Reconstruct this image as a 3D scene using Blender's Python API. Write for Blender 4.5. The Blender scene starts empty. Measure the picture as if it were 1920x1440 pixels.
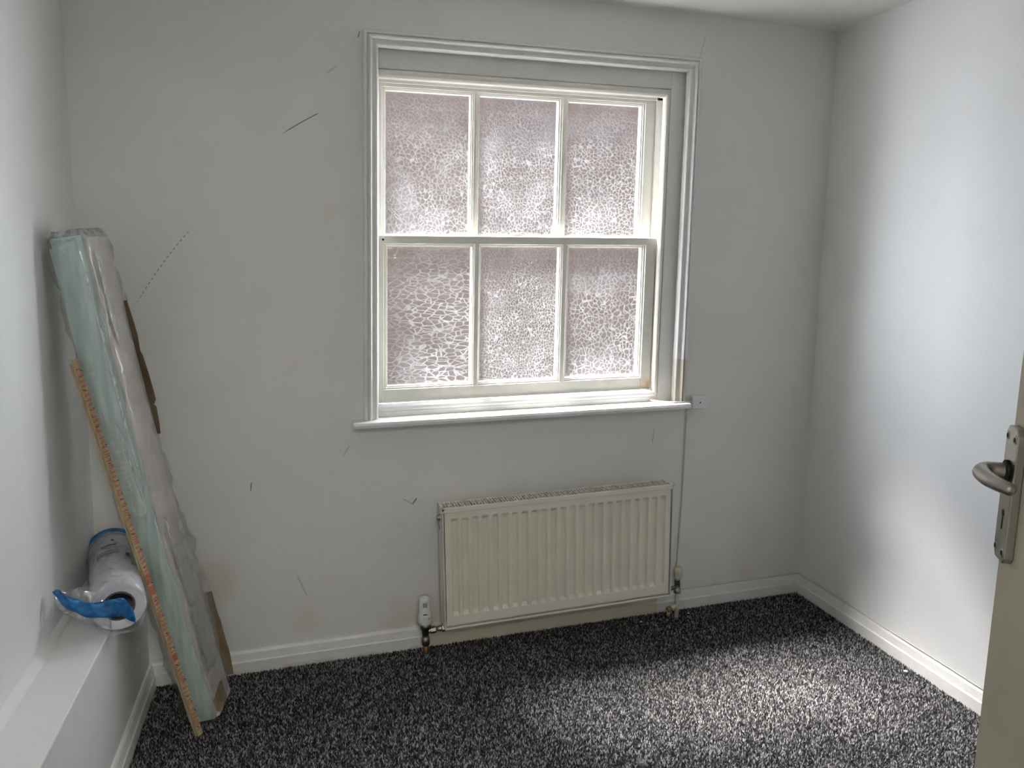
import bpy, bmesh, math, random
import numpy as np
from mathutils import Vector, Matrix

S = bpy.context.scene
COL = S.collection
random.seed(7)
rng = np.random.default_rng(11)

# ------------------------------------------------------------------ camera
YAW, PIT, ROL = .2995, -.1651, .0085
F = Vector((math.sin(YAW)*math.cos(PIT), math.cos(YAW)*math.cos(PIT), math.sin(PIT)))
R = Vector((math.cos(YAW), -math.sin(YAW), 0)); U = R.cross(F)
R, U = math.cos(ROL)*R+math.sin(ROL)*U, -math.sin(ROL)*R+math.cos(ROL)*U
cam = bpy.data.cameras.new('camera'); camo = bpy.data.objects.new('camera', cam); COL.objects.link(camo)
cam.sensor_width = 36; cam.lens = 36*1440/1920; cam.clip_start = .01
M = Matrix((R, U, -F)).transposed().to_4x4(); M.translation = (0, -2.3791, 1.2885)
camo.matrix_world = M
S.camera = camo

# ------------------------------------------------------------------ world, sun, exposure
w = bpy.data.worlds.new('sky'); S.world = w; w.use_nodes = True
bg = w.node_tree.nodes['Background']
bg.inputs['Color'].default_value = (.80, .893, 1.0, 1); bg.inputs['Strength'].default_value = 16
sun = bpy.data.lights.new('sun', 'SUN'); suno = bpy.data.objects.new('sun', sun); COL.objects.link(suno)
sun.energy = 55; sun.angle = math.radians(28); sun.color = (1, .99, .975)
sd = Vector((.46, -.41, -1)).normalized()
suno.rotation_euler = sd.to_track_quat('-Z', 'Y').to_euler(); suno.location = (-2, 2, 5)
pl = bpy.data.lights.new('window_portal', 'AREA'); plo = bpy.data.objects.new('window_portal', pl); COL.objects.link(plo)
pl.shape = 'RECTANGLE'; pl.size = 1.0; pl.size_y = 1.06; pl.cycles.is_portal = True
plo.location = (.78, .24, 1.33); plo.rotation_euler = (-math.pi/2, 0, 0)
hl = bpy.data.lights.new('hall_fill', 'AREA'); hlo = bpy.data.objects.new('hall_fill', hl); COL.objects.link(hlo)  # unseen fill light added behind the camera to lift the back wall
hl.size = .35; hl.energy = 14; hl.color = (1, .97, .91)
hlo.location = (.1, -3.05, 2.02)
S.view_settings.view_transform = 'Standard'; S.view_settings.look = 'None'
S.view_settings.exposure = 0.63; S.view_settings.gamma = 1; S.view_settings.use_curve_mapping = False
S.cycles.use_denoising = True
S.cycles.use_adaptive_sampling = True; S.cycles.adaptive_threshold = .06; S.cycles.adaptive_min_samples = 16
S.cycles.max_bounces = 9; S.cycles.diffuse_bounces = 5; S.cycles.glossy_bounces = 2; S.cycles.transparent_max_bounces = 24
S.cycles.transmission_bounces = 8; S.cycles.sample_clamp_indirect = 8

# ------------------------------------------------------------------ helpers
def fz(x): return .0061*(x-.8)                       # the old floor rises a little to the right
def xl(y, z=1.0): return -.5154+.036*y+.018*(z-1)    # left wall
def xr(y): return 1.9121+.0251*y                     # right wall
def zc(x): return 2.0721-.0027*(x-.8)                # ceiling
def xb(y): return -.4053+.036*y                      # front of the boxed ledge
YF = -2.37                                           # front wall

class MB:
    def __init__(s): s.v = []; s.f = []; s.sm = []
    def add(s, vs, fs, smooth=False):
        o = len(s.v); s.v += [tuple(p) for p in vs]
        for q in fs: s.f.append(tuple(i+o for i in q)); s.sm.append(smooth)
        return s
    def box(s, x0, x1, y0, y1, z0, z1):
        return s.hexa([(x0,y0,z0),(x1,y0,z0),(x1,y1,z0),(x0,y1,z0),(x0,y0,z1),(x1,y0,z1),(x1,y1,z1),(x0,y1,z1)])
    def hexa(s, p):
        return s.add(p, [(3,2,1,0),(4,5,6,7),(0,1,5,4),(1,2,6,5),(2,3,7,6),(3,0,4,7)])
    def loft(s, rings, close=True, cap=True, smooth=False):
        n = len(rings[0]); vs = [p for r in rings for p in r]; fs = []
        for i in range(len(rings)-1):
            for j in range(n if close else n-1):
                k = (j+1) % n
                fs.append((i*n+j, i*n+k, (i+1)*n+k, (i+1)*n+j))
        o = len(s.v); s.add(vs, fs, smooth)
        if cap and close:
            s.f.append(tuple(o+j for j in reversed(range(n)))); s.sm.append(False)
            s.f.append(tuple(o+(len(rings)-1)*n+j for j in range(n))); s.sm.append(False)
        return s
    def tube(s, path, r, seg=10, smooth=True, cap=True):
        P = [Vector(p) for p in path]; n = len(P)
        rr = r if isinstance(r, (list, tuple)) else [r]*n
        T = [(P[min(i+1, n-1)]-P[max(i-1, 0)]).normalized() for i in range(n)]
        a = T[0].orthogonal().normalized(); rings = []
        for i in range(n):
            a = (a-T[i]*a.dot(T[i])).normalized(); b = T[i].cross(a)
            rings.append([P[i]+(a*math.cos(2*math.pi*k/seg)+b*math.sin(2*math.pi*k/seg))*rr[i] for k in range(seg)])
        return s.loft(rings, True, cap, smooth)
    def lathe(s, prof, base, axis, seg=20, smooth=True):
        """prof: (radius, distance along axis)"""
        ax = Vector(axis).normalized(); a = ax.orthogonal().normalized(); b = ax.cross(a); base = Vector(base)
        rings = [[base+ax*h+(a*math.cos(2*math.pi*k/seg)+b*math.sin(2*math.pi*k/seg))*r for k in range(seg)] for r, h in prof]
        return s.loft(rings, True, True, smooth)
    def build(s, name, mat, parent=None, warp=None, bevel=0, seg=2, sub=0, autosm=False):
        vs = s.v if warp is None else [warp(p) for p in s.v]
        if parent is not None:
            o = ORG[parent]; vs = [(p[0]-o[0], p[1]-o[1], p[2]-o[2]) for p in vs]
        me = bpy.data.meshes.new(name); me.from_pydata(vs, [], s.f)
        bm = bmesh.new(); bm.from_mesh(me); bmesh.ops.recalc_face_normals(bm, faces=bm.faces); bm.to_mesh(me); bm.free()
        me.polygons.foreach_set('use_smooth', s.sm if not autosm else [True]*len(s.sm))
        me.materials.append(mat)
        ob = bpy.data.objects.new(name, me); COL.objects.link(ob)
        ORG[ob] = (0, 0, 0)
        if parent is not None: ob.parent = parent; ORG[ob] = ORG[parent]
        if bevel:
            m = ob.modifiers.new('bevel', 'BEVEL'); m.width = bevel; m.segments = seg; m.limit_method = 'ANGLE'; m.angle_limit = math.radians(40)
        if sub:
            m = ob.modifiers.new('sub', 'SUBSURF'); m.levels = sub; m.render_levels = sub
        return ob
ORG = {}
def empty(name, loc):
    o = bpy.data.objects.new(name, None); COL.objects.link(o); o.location = loc; o.empty_display_size = .05
    ORG[o] = tuple(loc); return o
def tag(o, label=None, cat=None, group=None, kind=None):
    if label: o['label'] = label
    if cat: o['category'] = cat
    if group: o['group'] = group
    if kind: o['kind'] = kind
    return o

# ------------------------------------------------------------------ materials
class NT:
    def __init__(s, name):
        s.m = bpy.data.materials.new(name); s.m.use_nodes = True; s.t = s.m.node_tree; s.t.nodes.clear()
        s.out = s.n('ShaderNodeOutputMaterial')
    def n(s, ty, **kw):
        x = s.t.nodes.new(ty)
        for k, v in kw.items(): setattr(x, k, v)
        return x
    def l(s, a, b): s.t.links.new(a, b)
    def val(s, sock, v):
        if isinstance(v, bpy.types.NodeSocket): s.l(v, sock)
        else: sock.default_value = v
    def math(s, op, a, b=0.0, c=None, clamp=False):
        x = s.n('ShaderNodeMath', operation=op, use_clamp=clamp); s.val(x.inputs[0], a); s.val(x.inputs[1], b)
        if c is not None: s.val(x.inputs[2], c)
        return x.outputs[0]
    def mix(s, f, a, b):
        x = s.n('ShaderNodeMix', data_type='RGBA'); s.val(x.inputs[0], f); s.val(x.inputs[6], a); s.val(x.inputs[7], b); return x.outputs[2]
    def noise(s, vec, scale, detail=3, rough=.55):
        x = s.n('ShaderNodeTexNoise'); x.inputs['Scale'].default_value = scale; x.inputs['Detail'].default_value = detail
        x.inputs['Roughness'].default_value = rough; s.l(vec, x.inputs['Vector']); return x.outputs['Fac']
    def ramp(s, f, a, b):
        x = s.n('ShaderNodeMapRange', interpolation_type='SMOOTHSTEP'); s.val(x.inputs['Value'], f)
        x.inputs['From Min'].default_value = a; x.inputs['From Max'].default_value = b; return x.outputs['Result']
    def pos(s): return s.n('ShaderNodeNewGeometry').outputs['Position']
    def obj(s): return s.n('ShaderNodeTexCoord').outputs['Object']
    def xyz(s, v):
        x = s.n('ShaderNodeSeparateXYZ'); s.l(v, x.inputs[0]); return x.outputs
    def bump(s, h, strength, dist=.002):
        x = s.n('ShaderNodeBump'); x.inputs['Strength'].default_value = strength; x.inputs['Distance'].default_value = dist
        s.l(h, x.inputs['Height']); return x.outputs[0]
    def principled(s, color, rough=.5, metal=0, normal=None, spec=.5, **kw):
        p = s.n('ShaderNodeBsdfPrincipled'); s.val(p.inputs['Base Color'], color); s.val(p.inputs['Roughness'], rough)
        s.val(p.inputs['Metallic'], metal); p.inputs['Specular IOR Level'].default_value = spec
        if normal is not None: s.l(normal, p.inputs['Normal'])
        for k, v in kw.items(): s.val(p.inputs[k], v)
        return p.outputs[0]
    def done(s, sh): s.l(sh, s.out.inputs['Surface']); return s.m
def c4(c): return (c[0], c[1], c[2], 1)

def plain(name, col, rough=.5, metal=0, var=.06, vs=40, bump=0, bs=300, spec=.5):
    t = NT(name); o = t.obj(); n = t.noise(o, vs, 4)
    dark = tuple(x*(1-var*2) for x in col)
    c = t.mix(t.ramp(n, .3, .65), c4(dark), c4(col))
    nm = t.bump(t.noise(o, bs, 2), bump, .001) if bump else None
    return t.done(t.principled(c, rough, metal, nm, spec))

def seg_mask(t, x, z, a, b, width, dash=None):
    """soft mask of a pencil line from a to b on the wall, in the wall's own x and z"""
    dx, dz = b[0]-a[0], b[1]-a[1]; L = math.hypot(dx, dz); ux, uz = dx/L, dz/L
    px = t.math('SUBTRACT', x, a[0]); pz = t.math('SUBTRACT', z, a[1])
    al = t.math('ADD', t.math('MULTIPLY', px, ux), t.math('MULTIPLY', pz, uz))
    ac = t.math('ADD', t.math('MULTIPLY', px, -uz), t.math('MULTIPLY', pz, ux))
    bow = t.math('MULTIPLY', t.math('MULTIPLY', al, t.math('SUBTRACT', L, al)), .35)
    ac = t.math('ABSOLUTE', t.math('SUBTRACT', ac, bow))
    m = t.ramp(ac, width, width*.3)
    m = t.math('MULTIPLY', m, t.ramp(al, 0, L*.25)); m = t.math('MULTIPLY', m, t.ramp(al, L, L*.93))
    if dash:
        s = t.math('SINE', t.math('MULTIPLY', al, dash)); m = t.math('MULTIPLY', m, t.ramp(s, -.3, .4))
    return m

def wall_mat(name, col, marks=(), stain=0.0):
    t = NT(name); p = t.pos(); x, y, z = t.xyz(p)
    n1 = t.noise(p, 2.2, 3); n2 = t.noise(p, 9, 4)
    c = t.mix(t.ramp(n1, .3, .7), c4(tuple(v*.965 for v in col)), c4(col))
    c = t.mix(t.math('MULTIPLY', t.ramp(n2, .56, .75), .5), c, c4((col[0]*.95, col[1]*.93, col[2]*.89)))
    if stain:
        low = t.ramp(z, .55, .05); nn = t.ramp(t.noise(p, 5, 3), .48, .7)
        c = t.mix(t.math('MULTIPLY', t.math('MULTIPLY', low, nn), stain), c, c4((col[0]*.86, col[1]*.79, col[2]*.68)))
        sp = t.n('ShaderNodeTexVoronoi'); sp.inputs['Scale'].default_value = 5.5; t.l(p, sp.inputs['Vector'])
        c = t.mix(t.math('MULTIPLY', t.ramp(sp.outputs['Distance'], .022, .014), .75), c, c4((.10, .09, .08)))
    for a, b, wd, st, dash in marks:
        c = t.mix(t.math('MULTIPLY', seg_mask(t, x, z, a, b, wd, dash), st), c, c4((.07, .07, .065)))
    h = t.math('ADD', t.noise(p, 160, 3), t.math('MULTIPLY', t.noise(p, 14, 3), 2.2))
    if stain:
        def near(q, r0):
            d = t.n('ShaderNodeVectorMath', operation='DISTANCE'); t.l(p, d.inputs[0]); d.inputs[1].default_value = q
            return t.ramp(d.outputs['Value'], r0, r0*.3)
        h = t.math('ADD', h, t.math('MULTIPLY', t.math('MULTIPLY', near((-.02, 0, .63), .13), t.ramp(t.noise(p, 55, 2), .52, .6)), 1.1))   # old filler lumps
        c = t.mix(t.math('MULTIPLY', near((-.22, 0, .30), .10), .45), c, c4((col[0]*.82, col[1]*.72, col[2]*.58)))
        c = t.mix(t.math('MULTIPLY', near((.05, 0, .14), .07), .25), c, c4((col[0]*.86, col[1]*.79, col[2]*.62)))
    return t.done(t.principled(c, .62, 0, t.bump(h, .22, .0016), .3))

MARKS = [((-.385, 1.125), (-.215, 1.36), .0022, .6, 420), ((.035, 1.625), (.145, 1.692), .0019, .85, None), ((.165, 1.80), (.20, 1.825), .004, .22, None),
         ((-.093, .575), (-.090, .605), .0022, .8, None), ((.365, .515), (.405, .49), .0035, .35, None), ((.400, .492), (.415, .512), .0035, .8, None),
         ((.03, .30), (.06, .22), .004, .28, None), ((.185, .665), (.205, .70), .0018, .5, None), ((1.262, .70), (1.255, .64), .0025, .45, None),
         ((1.395, 2.02), (1.372, 1.935), .0012, .55, None), ((.26, 1.905), (.266, 1.925), .003, .6, None)]
m_wallb = wall_mat('paint_white_back', (.81, .803, .768), MARKS, .5)
m_wall = wall_mat('paint_white', (.82, .825, .82))
m_ceil = wall_mat('paint_ceiling', (.83, .825, .80))
m_boxing = wall_mat('paint_boxing', (.80, .80, .79))

def gloss_paint(name, col, stains=()):
    t = NT(name); p = t.pos(); x, y, z = t.xyz(p)
    c = t.mix(t.ramp(t.noise(p, 30, 4), .35, .7), c4(tuple(v*.96 for v in col)), c4(col))
    for cx, cy, cz, rad, scol, st in stains:
        d = t.n('ShaderNodeVectorMath', operation='DISTANCE'); t.l(p, d.inputs[0]); d.inputs[1].default_value = (cx, cy, cz)
        nn = t.math('ADD', d.outputs['Value'], t.math('MULTIPLY', t.math('SUBTRACT', t.noise(p, 60, 4), .5), rad*1.1))
        c = t.mix(t.math('MULTIPLY', t.ramp(nn, rad, rad*.35), st), c, c4(scol))
    return t.done(t.principled(c, .38, 0, t.bump(t.noise(p, 45, 3), .15, .0015), .5))
rust = (.42, .25, .12)
m_gloss = gloss_paint('gloss_white', (.82, .82, .80), [(1.255, .03, .835, .045, (.62, .55, .43), .6), (1.262, .03, .84, .016, rust, .7), (1.28, .012, .80, .05, (.68, .62, .52), .5)])
m_sash = gloss_paint('sash_cream', (.82, .80, .73), [(1.238, .04, .85, .04, (.60, .50, .36), .65), (1.10, .04, .872, .04, (.68, .60, .46), .4), (.62, .04, .868, .04, (.7, .64, .50), .4), (1.246, .03, .85, .014, rust, .7)])
def archi_mat():
    t = NT('architrave_white'); p = t.pos(); x, y, z = t.xyz(p)
    c = t.mix(t.ramp(t.noise(p, 30, 4), .35, .7), c4((.78, .78, .765)), c4((.82, .82, .81)))
    zz = t.math('ADD', z, t.math('MULTIPLY', t.math('SUBTRACT', t.noise(p, 40, 3), .5), .02))
    st = t.math('MULTIPLY', t.ramp(zz, .945, .935), t.ramp(x, 1.30, 1.335))
    c = t.mix(t.math('MULTIPLY', st, .8), c, c4((.58, .53, .42)))
    st2 = t.math('MULTIPLY', t.math('MULTIPLY', t.ramp(z, 1.5, 1.78), t.ramp(z, 1.9, 1.8)), t.math('MULTIPLY', t.ramp(x, 1.29, 1.315), t.ramp(x, 1.335, 1.32)))
    c = t.mix(t.math('MULTIPLY', st2, .6), c, c4((.66, .60, .49)))
    return t.done(t.principled(c, .4, 0, t.bump(t.noise(p, 45, 3), .15, .0015), .5))
m_arch = archi_mat()
def skirt_mat(cream):
    t = NT('skirting_white'+('_back' if cream else '')); p = t.pos(); x, y, z = t.xyz(p)
    c = t.mix(t.ramp(t.noise(p, 22, 4), .35, .7), c4((.77, .77, .75)), c4((.82, .82, .80)))
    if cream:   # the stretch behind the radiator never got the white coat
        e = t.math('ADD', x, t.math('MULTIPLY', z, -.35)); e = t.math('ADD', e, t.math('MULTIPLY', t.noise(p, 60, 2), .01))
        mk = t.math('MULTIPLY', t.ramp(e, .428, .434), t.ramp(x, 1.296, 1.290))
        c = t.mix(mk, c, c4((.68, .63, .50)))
        dirt = t.math('MULTIPLY', t.ramp(z, .012, .0), t.ramp(t.noise(p, 14, 3), .45, .6))
        c = t.mix(t.math('MULTIPLY', dirt, .4), c, c4((.5, .4, .26)))
    return t.done(t.principled(c, .42, 0, t.bump(t.noise(p, 40, 3), .2, .002), .5))
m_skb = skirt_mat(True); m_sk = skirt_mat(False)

def pane_mat(name, cell, stretch, line, haze, tint):
    t = NT(name); o = t.obj(); x, y, z = t.xyz(o)
    cv = t.n('ShaderNodeCombineXYZ'); t.val(cv.inputs[0], t.math('MULTIPLY', x, 1/stretch)); t.val(cv.inputs[1], z)
    ns = t.n('ShaderNodeTexNoise'); ns.inputs['Scale'].default_value = 55; ns.inputs['Detail'].default_value = 1; t.l(cv.outputs[0], ns.inputs['Vector'])
    vm = t.n('ShaderNodeVectorMath', operation='MULTIPLY_ADD'); t.l(ns.outputs['Color'], vm.inputs[0]); vm.inputs[1].default_value = (.008, .008, 0); t.l(cv.outputs[0], vm.inputs[2])
    vo = t.n('ShaderNodeTexVoronoi', feature='DISTANCE_TO_EDGE'); vo.inputs['Scale'].default_value = 1/cell; t.l(vm.outputs[0], vo.inputs['Vector'])
    d = vo.outputs['Distance']
    gx, gy, gz = t.xyz(t.n('ShaderNodeTexCoord').outputs['Generated'])
    patch = t.ramp(t.noise(o, 9, 1), .3, .7)
    ln = t.math('MULTIPLY', t.ramp(d, .11, .01), t.math('MULTIPLY_ADD', patch, .4*line, .6*line))
    hz = t.math('MULTIPLY', t.ramp(t.noise(o, 7, 2), .40, .75), haze)
    ed = t.math('MINIMUM', t.math('MINIMUM', gx, t.math('SUBTRACT', 1, gx)), t.math('MINIMUM', gz, t.math('SUBTRACT', 1, gz)))   # whitish edge glow put into the glass round the rim
    rim = t.math('MULTIPLY', t.ramp(t.math('ADD', ed, t.math('MULTIPLY', t.noise(o, 60, 1), .05)), .062, .022), .5)
    low = t.math('MULTIPLY', t.ramp(gz, .5, 0), .07)  # paler lower half, sky brightness put into the glass
    fac = t.math('MULTIPLY_ADD', t.math('ADD', t.math('ADD', ln, hz), t.math('ADD', rim, low)), .10, .008, clamp=True)
    tr = t.n('ShaderNodeBsdfTransparent'); t.l(t.mix(t.math('MULTIPLY', t.ramp(d, .17, .03), line, clamp=True), c4(tint), c4(tuple(v*.62 for v in tint))), tr.inputs[0])   # ridges send less light straight through
    tl = t.n('ShaderNodeBsdfTranslucent'); tl.inputs[0].default_value = (.95, .95, .95, 1)
    mx = t.n('ShaderNodeMixShader'); t.l(fac, mx.inputs[0]); t.l(tr.outputs[0], mx.inputs[1]); t.l(tl.outputs[0], mx.inputs[2])
    gl = t.n('ShaderNodeBsdfGlossy'); gl.inputs['Roughness'].default_value = .12; t.l(t.bump(d, .8, .004), gl.inputs['Normal'])
    m2 = t.n('ShaderNodeMixShader'); m2.inputs[0].default_value = .05; t.l(mx.outputs[0], m2.inputs[1]); t.l(gl.outputs[0], m2.inputs[2])
    return t.done(m2.outputs[0])
m_panes = [pane_mat('obscure_glass_a', .013, 1.0, .60, .22, (.97, .94, .93)), pane_mat('obscure_glass_b', .012, .8, .80, .26, (.97, .94, .94)), pane_mat('obscure_glass_c', .012, 1.1, .78, .18, (.96, .92, .91)),
           pane_mat('obscure_glass_d', .012, 2.3, .75, .15, (.96, .93, .91)), pane_mat('obscure_glass_e', .0105, .8, .85, .12, (.94, .90, .88)), pane_mat('obscure_glass_f', .015, 1.0, .62, .20, (.96, .93, .93))]

def clear_mat():
    t = NT('clear_glass'); tr = t.n('ShaderNodeBsdfTransparent'); tr.inputs[0].default_value = (.95, .94, .94, 1); return t.done(tr.outputs[0])
m_clear = clear_mat()
def film_mat(name, white=.14, gloss=.10, tint=(1, 1, 1), bscale=45, bstr=.6):
    t = NT(name); o = t.obj()
    mp = t.n('ShaderNodeMapping'); mp.inputs['Scale'].default_value = (1, 1, .22); t.l(o, mp.inputs['Vector'])
    h = t.noise(mp.outputs[0], bscale, 1, .5); nm = t.bump(h, bstr, .004)
    tr = t.n('ShaderNodeBsdfTransparent'); tr.inputs[0].default_value = c4(tint)
    df = t.n('ShaderNodeBsdfDiffuse'); df.inputs[0].default_value = (.9, .92, .92, 1); t.l(nm, df.inputs['Normal'])
    gl = t.n('ShaderNodeBsdfGlossy'); gl.inputs['Roughness'].default_value = .16; t.l(nm, gl.inputs['Normal'])
    lw = t.n('ShaderNodeLayerWeight'); lw.inputs[0].default_value = .25
    tn = t.n('ShaderNodeBsdfTranslucent'); tn.inputs[0].default_value = (.9, .92, .92, 1)
    wx = t.n('ShaderNodeMixShader'); wx.inputs[0].default_value = .5; t.l(df.outputs[0], wx.inputs[1]); t.l(tn.outputs[0], wx.inputs[2])
    a = t.n('ShaderNodeMixShader'); t.val(a.inputs[0], t.math('MULTIPLY_ADD', t.ramp(h, .5, .7), white, white*.5)); t.l(tr.outputs[0], a.inputs[1]); t.l(wx.outputs[0], a.inputs[2])
    b = t.n('ShaderNodeMixShader'); t.val(b.inputs[0], t.math('MULTIPLY_ADD', lw.outputs['Fresnel'], .22, gloss, clamp=True)); t.l(a.outputs[0], b.inputs[1]); t.l(gl.outputs[0], b.inputs[2])
    return t.done(b.outputs[0])
m_film = film_mat('clear_plastic_film', .13, .06, (1, 1, 1), 38, .35); m_film2 = film_mat('clear_bag_film', .20, .10, (.98, .98, .99), 30, .6)

m_rad = plain('radiator_cream', (.80, .77, .655), .35, var=.02, vs=12)
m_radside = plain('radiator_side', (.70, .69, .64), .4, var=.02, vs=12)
m_slot_shade = plain('slot_shade', (.05, .048, .04), .8)  # near-black stands in for the shade seen through the grille slots
m_chrome = plain('tarnished_chrome', (.42, .40, .36), .35, 1, .15, 90)
m_copper = plain('old_copper', (.30, .13, .075), .45, .85, .25, 60)
m_verd = plain('verdigris', (.10, .33, .30), .8, 0, .3, 200)
m_trv = plain('valve_plastic', (.80, .80, .74), .4, 0, .03, 30)
m_capo = plain('aged_plastic', (.74, .68, .52), .5, 0, .12, 60)
m_painted = plain('painted_pipe', (.66, .63, .52), .5, 0, .12, 60)
m_brass = plain('brass', (.46, .34, .13), .4, .6, .2, 90)
m_black = plain('black_mark', (.015, .015, .015), .6)
m_cable = plain('cable_shaded', (.64, .62, .58), .45, 0, .05, 20)  # greyed to stand in for the shadow line along the skirting
m_box = plain('box_plastic', (.80, .81, .82), .4, 0, .02, 20)
m_alu = plain('satin_aluminium', (.50, .48, .45), .34, 1, .08, 30)
m_foam = plain('cardboard_brown', (.33, .235, .13), .8, 0, .12, 14, .3, 120)
m_wood = None

def wood_mat(name, c1, c2):
    t = NT(name); o = t.obj(); x, y, z = t.xyz(o)
    cv = t.n('ShaderNodeCombineXYZ'); t.val(cv.inputs[0], t.math('MULTIPLY', x, 120)); t.val(cv.inputs[1], t.math('MULTIPLY', y, 120)); t.val(cv.inputs[2], t.math('MULTIPLY', z, 6))
    n = t.noise(cv.outputs[0], 1, 4)
    return t.done(t.principled(t.mix(t.ramp(n, .3, .7), c4(c1), c4(c2)), .65, 0, t.bump(n, .3, .001), .3))
m_wood = wood_mat('pine_lath', (.40, .30, .18), (.54, .42, .26))
def print_mat():
    t = NT('orange_print'); o = t.obj(); x, y, z = t.xyz(o)
    n = t.noise(o, 260, 3)
    return t.done(t.principled(t.mix(t.ramp(n, .35, .62), c4((.42, .21, .12)), c4((.40, .09, .055))), .6))
m_print = print_mat()
def teal_mat():
    t = NT('teal_film'); o = t.obj(); x, y, z = t.xyz(o)
    cv = t.n('ShaderNodeCombineXYZ'); t.val(cv.inputs[0], t.math('MULTIPLY', x, 55)); t.val(cv.inputs[1], t.math('MULTIPLY', y, 55)); t.val(cv.inputs[2], t.math('MULTIPLY', z, 3.5))
    n = t.noise(cv.outputs[0], 1, 3)
    return t.done(t.principled(t.mix(t.ramp(n, .3, .7), c4((.42, .53, .495)), c4((.58, .69, .65))), .4, 0, t.bump(n, .4, .004), .5))
m_teal = teal_mat()
m_greyface = plain('grey_wrap', (.56, .53, .50), .5, 0, .10, 9, .2, 60)
m_printw = plain('pale_print', (.70, .68, .64), .6)
m_roll = plain('white_roll', (.80, .80, .83), .5, 0, .05, 25)
m_core = plain('cardboard_core', (.16, .13, .14), .8)
def blue_mat():
    t = NT('blue_film'); o = t.obj(); n = t.noise(o, 40, 3)
    tr = t.n('ShaderNodeBsdfTransparent'); tr.inputs[0].default_value = (.25, .55, .9, 1)
    p = t.principled(t.mix(t.ramp(n, .3, .7), c4((.01, .10, .30)), c4((.02, .24, .60))), .3, 0, t.bump(n, .6, .006))
    mx = t.n('ShaderNodeMixShader'); mx.inputs[0].default_value = .88; t.l(tr.outputs[0], mx.inputs[1]); t.l(p, mx.inputs[2])
    return t.done(mx.outputs[0])
m_blue = blue_mat()
def door_mat():
    t = NT('door_beige'); o = t.pos(); x, y, z = t.xyz(o)
    c = t.mix(t.ramp(t.noise(o, 6, 4), .35, .7), c4((.62, .57, .44)), c4((.68, .63, .50)))
    c = t.mix(t.math('MULTIPLY', t.ramp(t.noise(o, 38, 2), .70, .76), .7), c, c4((.22, .15, .08)))
    return t.done(t.principled(c, .5, 0, t.bump(t.noise(o, 60, 3), .1, .001), .4))
m_door = door_mat()
def brick_mat():
    t = NT('outside_brick'); p = t.pos(); x, y, z = t.xyz(p)
    cv = t.n('ShaderNodeCombineXYZ'); t.l(x, cv.inputs[0]); t.l(z, cv.inputs[1])
    b = t.n('ShaderNodeTexBrick'); t.l(cv.outputs[0], b.inputs['Vector']); b.inputs['Scale'].default_value = 1
    b.inputs['Brick Width'].default_value = .225; b.inputs['Row Height'].default_value = .075; b.inputs['Mortar Size'].default_value = .005
    b.inputs['Color1'].default_value = (.085, .066, .058, 1); b.inputs['Color2'].default_value = (.070, .053, .047, 1); b.inputs['Mortar'].default_value = (.085, .078, .072, 1)
    return t.done(t.principled(b.outputs['Color'], .8))
m_brick = brick_mat()
def carpet_mat():
    t = NT('carpet_pile'); a = t.n('ShaderNodeAttribute', attribute_name='tint'); f = a.outputs['Fac']
    c = t.mix(t.ramp(f, .25, .62), (.020, .0195, .0205, 1), (.11, .108, .110, 1))
    c = t.mix(t.ramp(f, .62, .98), c, (.42, .415, .405, 1))
    return t.done(t.principled(c, .85, 0, None, .15))
m_carpet = carpet_mat()
m_backing = plain('carpet_backing', (.03, .03, .031), .9)

# ------------------------------------------------------------------ room shell
def fl(x, y, dz=0): return (x, y, fz(x)+dz)
b = MB(); x0, x1 = -.75, 2.05
b.hexa([fl(x0,-3.7,-.1), fl(x1,-3.7,-.1), fl(x1,.2,-.1), fl(x0,.2,-.1), fl(x0,-3.7,-.004), fl(x1,-3.7,-.004), fl(x1,.2,-.004), fl(x0,.2,-.004)])
tag(b.build('floor', m_backing), 'floor under the dark speckled carpet', kind='structure')
b = MB(); b.hexa([(x0,-3.7,zc(x0)), (x1,-3.7,zc(x1)), (x1,.2,zc(x1)), (x0,.2,zc(x0)), (x0,-3.7,2.2), (x1,-3.7,2.2), (x1,.2,2.2), (x0,.2,2.2)])
tag(b.build('ceiling', m_ceil), 'plain white painted ceiling', kind='structure')
OX0, OX1, OZ0, OZ1 = .275, 1.352, .772, 1.905
b = MB(); zt = 2.15
b.box(-.7, OX0, 0, .22, -.05, zt); b.box(OX1, 2.05, 0, .22, -.05, zt); b.box(OX0, OX1, 0, .22, -.05, OZ0); b.box(OX0, OX1, 0, .22, OZ1, zt)
tag(b.build('wall_back', m_wallb), 'white scuffed wall with the sash window and radiator', kind='structure')
b = MB(); b.hexa([(xr(-3.7),-3.7,-.1), (2.05,-3.7,-.1), (2.05,0,-.1), (xr(0),0,-.1), (xr(-3.7),-3.7,2.15), (2.05,-3.7,2.15), (2.05,0,2.15), (xr(0),0,2.15)])
tag(b.build('wall_right', m_wall), 'bright white plain wall to the right', kind='structure')
b = MB(); b.hexa([(-.75,-3.7,-.1), (xl(-3.7,-.1),-3.7,-.1), (xl(0,-.1),0,-.1), (-.75,0,-.1), (-.75,-3.7,2.15), (xl(-3.7,2.15),-3.7,2.15), (xl(0,2.15),0,2.15), (-.75,0,2.15)])
tag(b.build('wall_left', m_wall), 'white plain wall to the left above the boxed ledge', kind='structure')
DX0, DX1 = -.43, .362
b = MB(); b.box(-.7, DX0, YF-.10, YF, -.05, 2.15); b.box(DX1, 2.0, YF-.10, YF, -.05, 2.15); b.box(DX0, DX1, YF-.10, YF, 1.98, 2.15)
tag(b.build('wall_front', m_wall), 'white wall with the doorway', kind='structure')
b = MB(); b.box(-.75, 2.05, -3.7, -3.6, -.1, 2.15)  # invented hall wall, unseen, added for the light through the doorway
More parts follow.
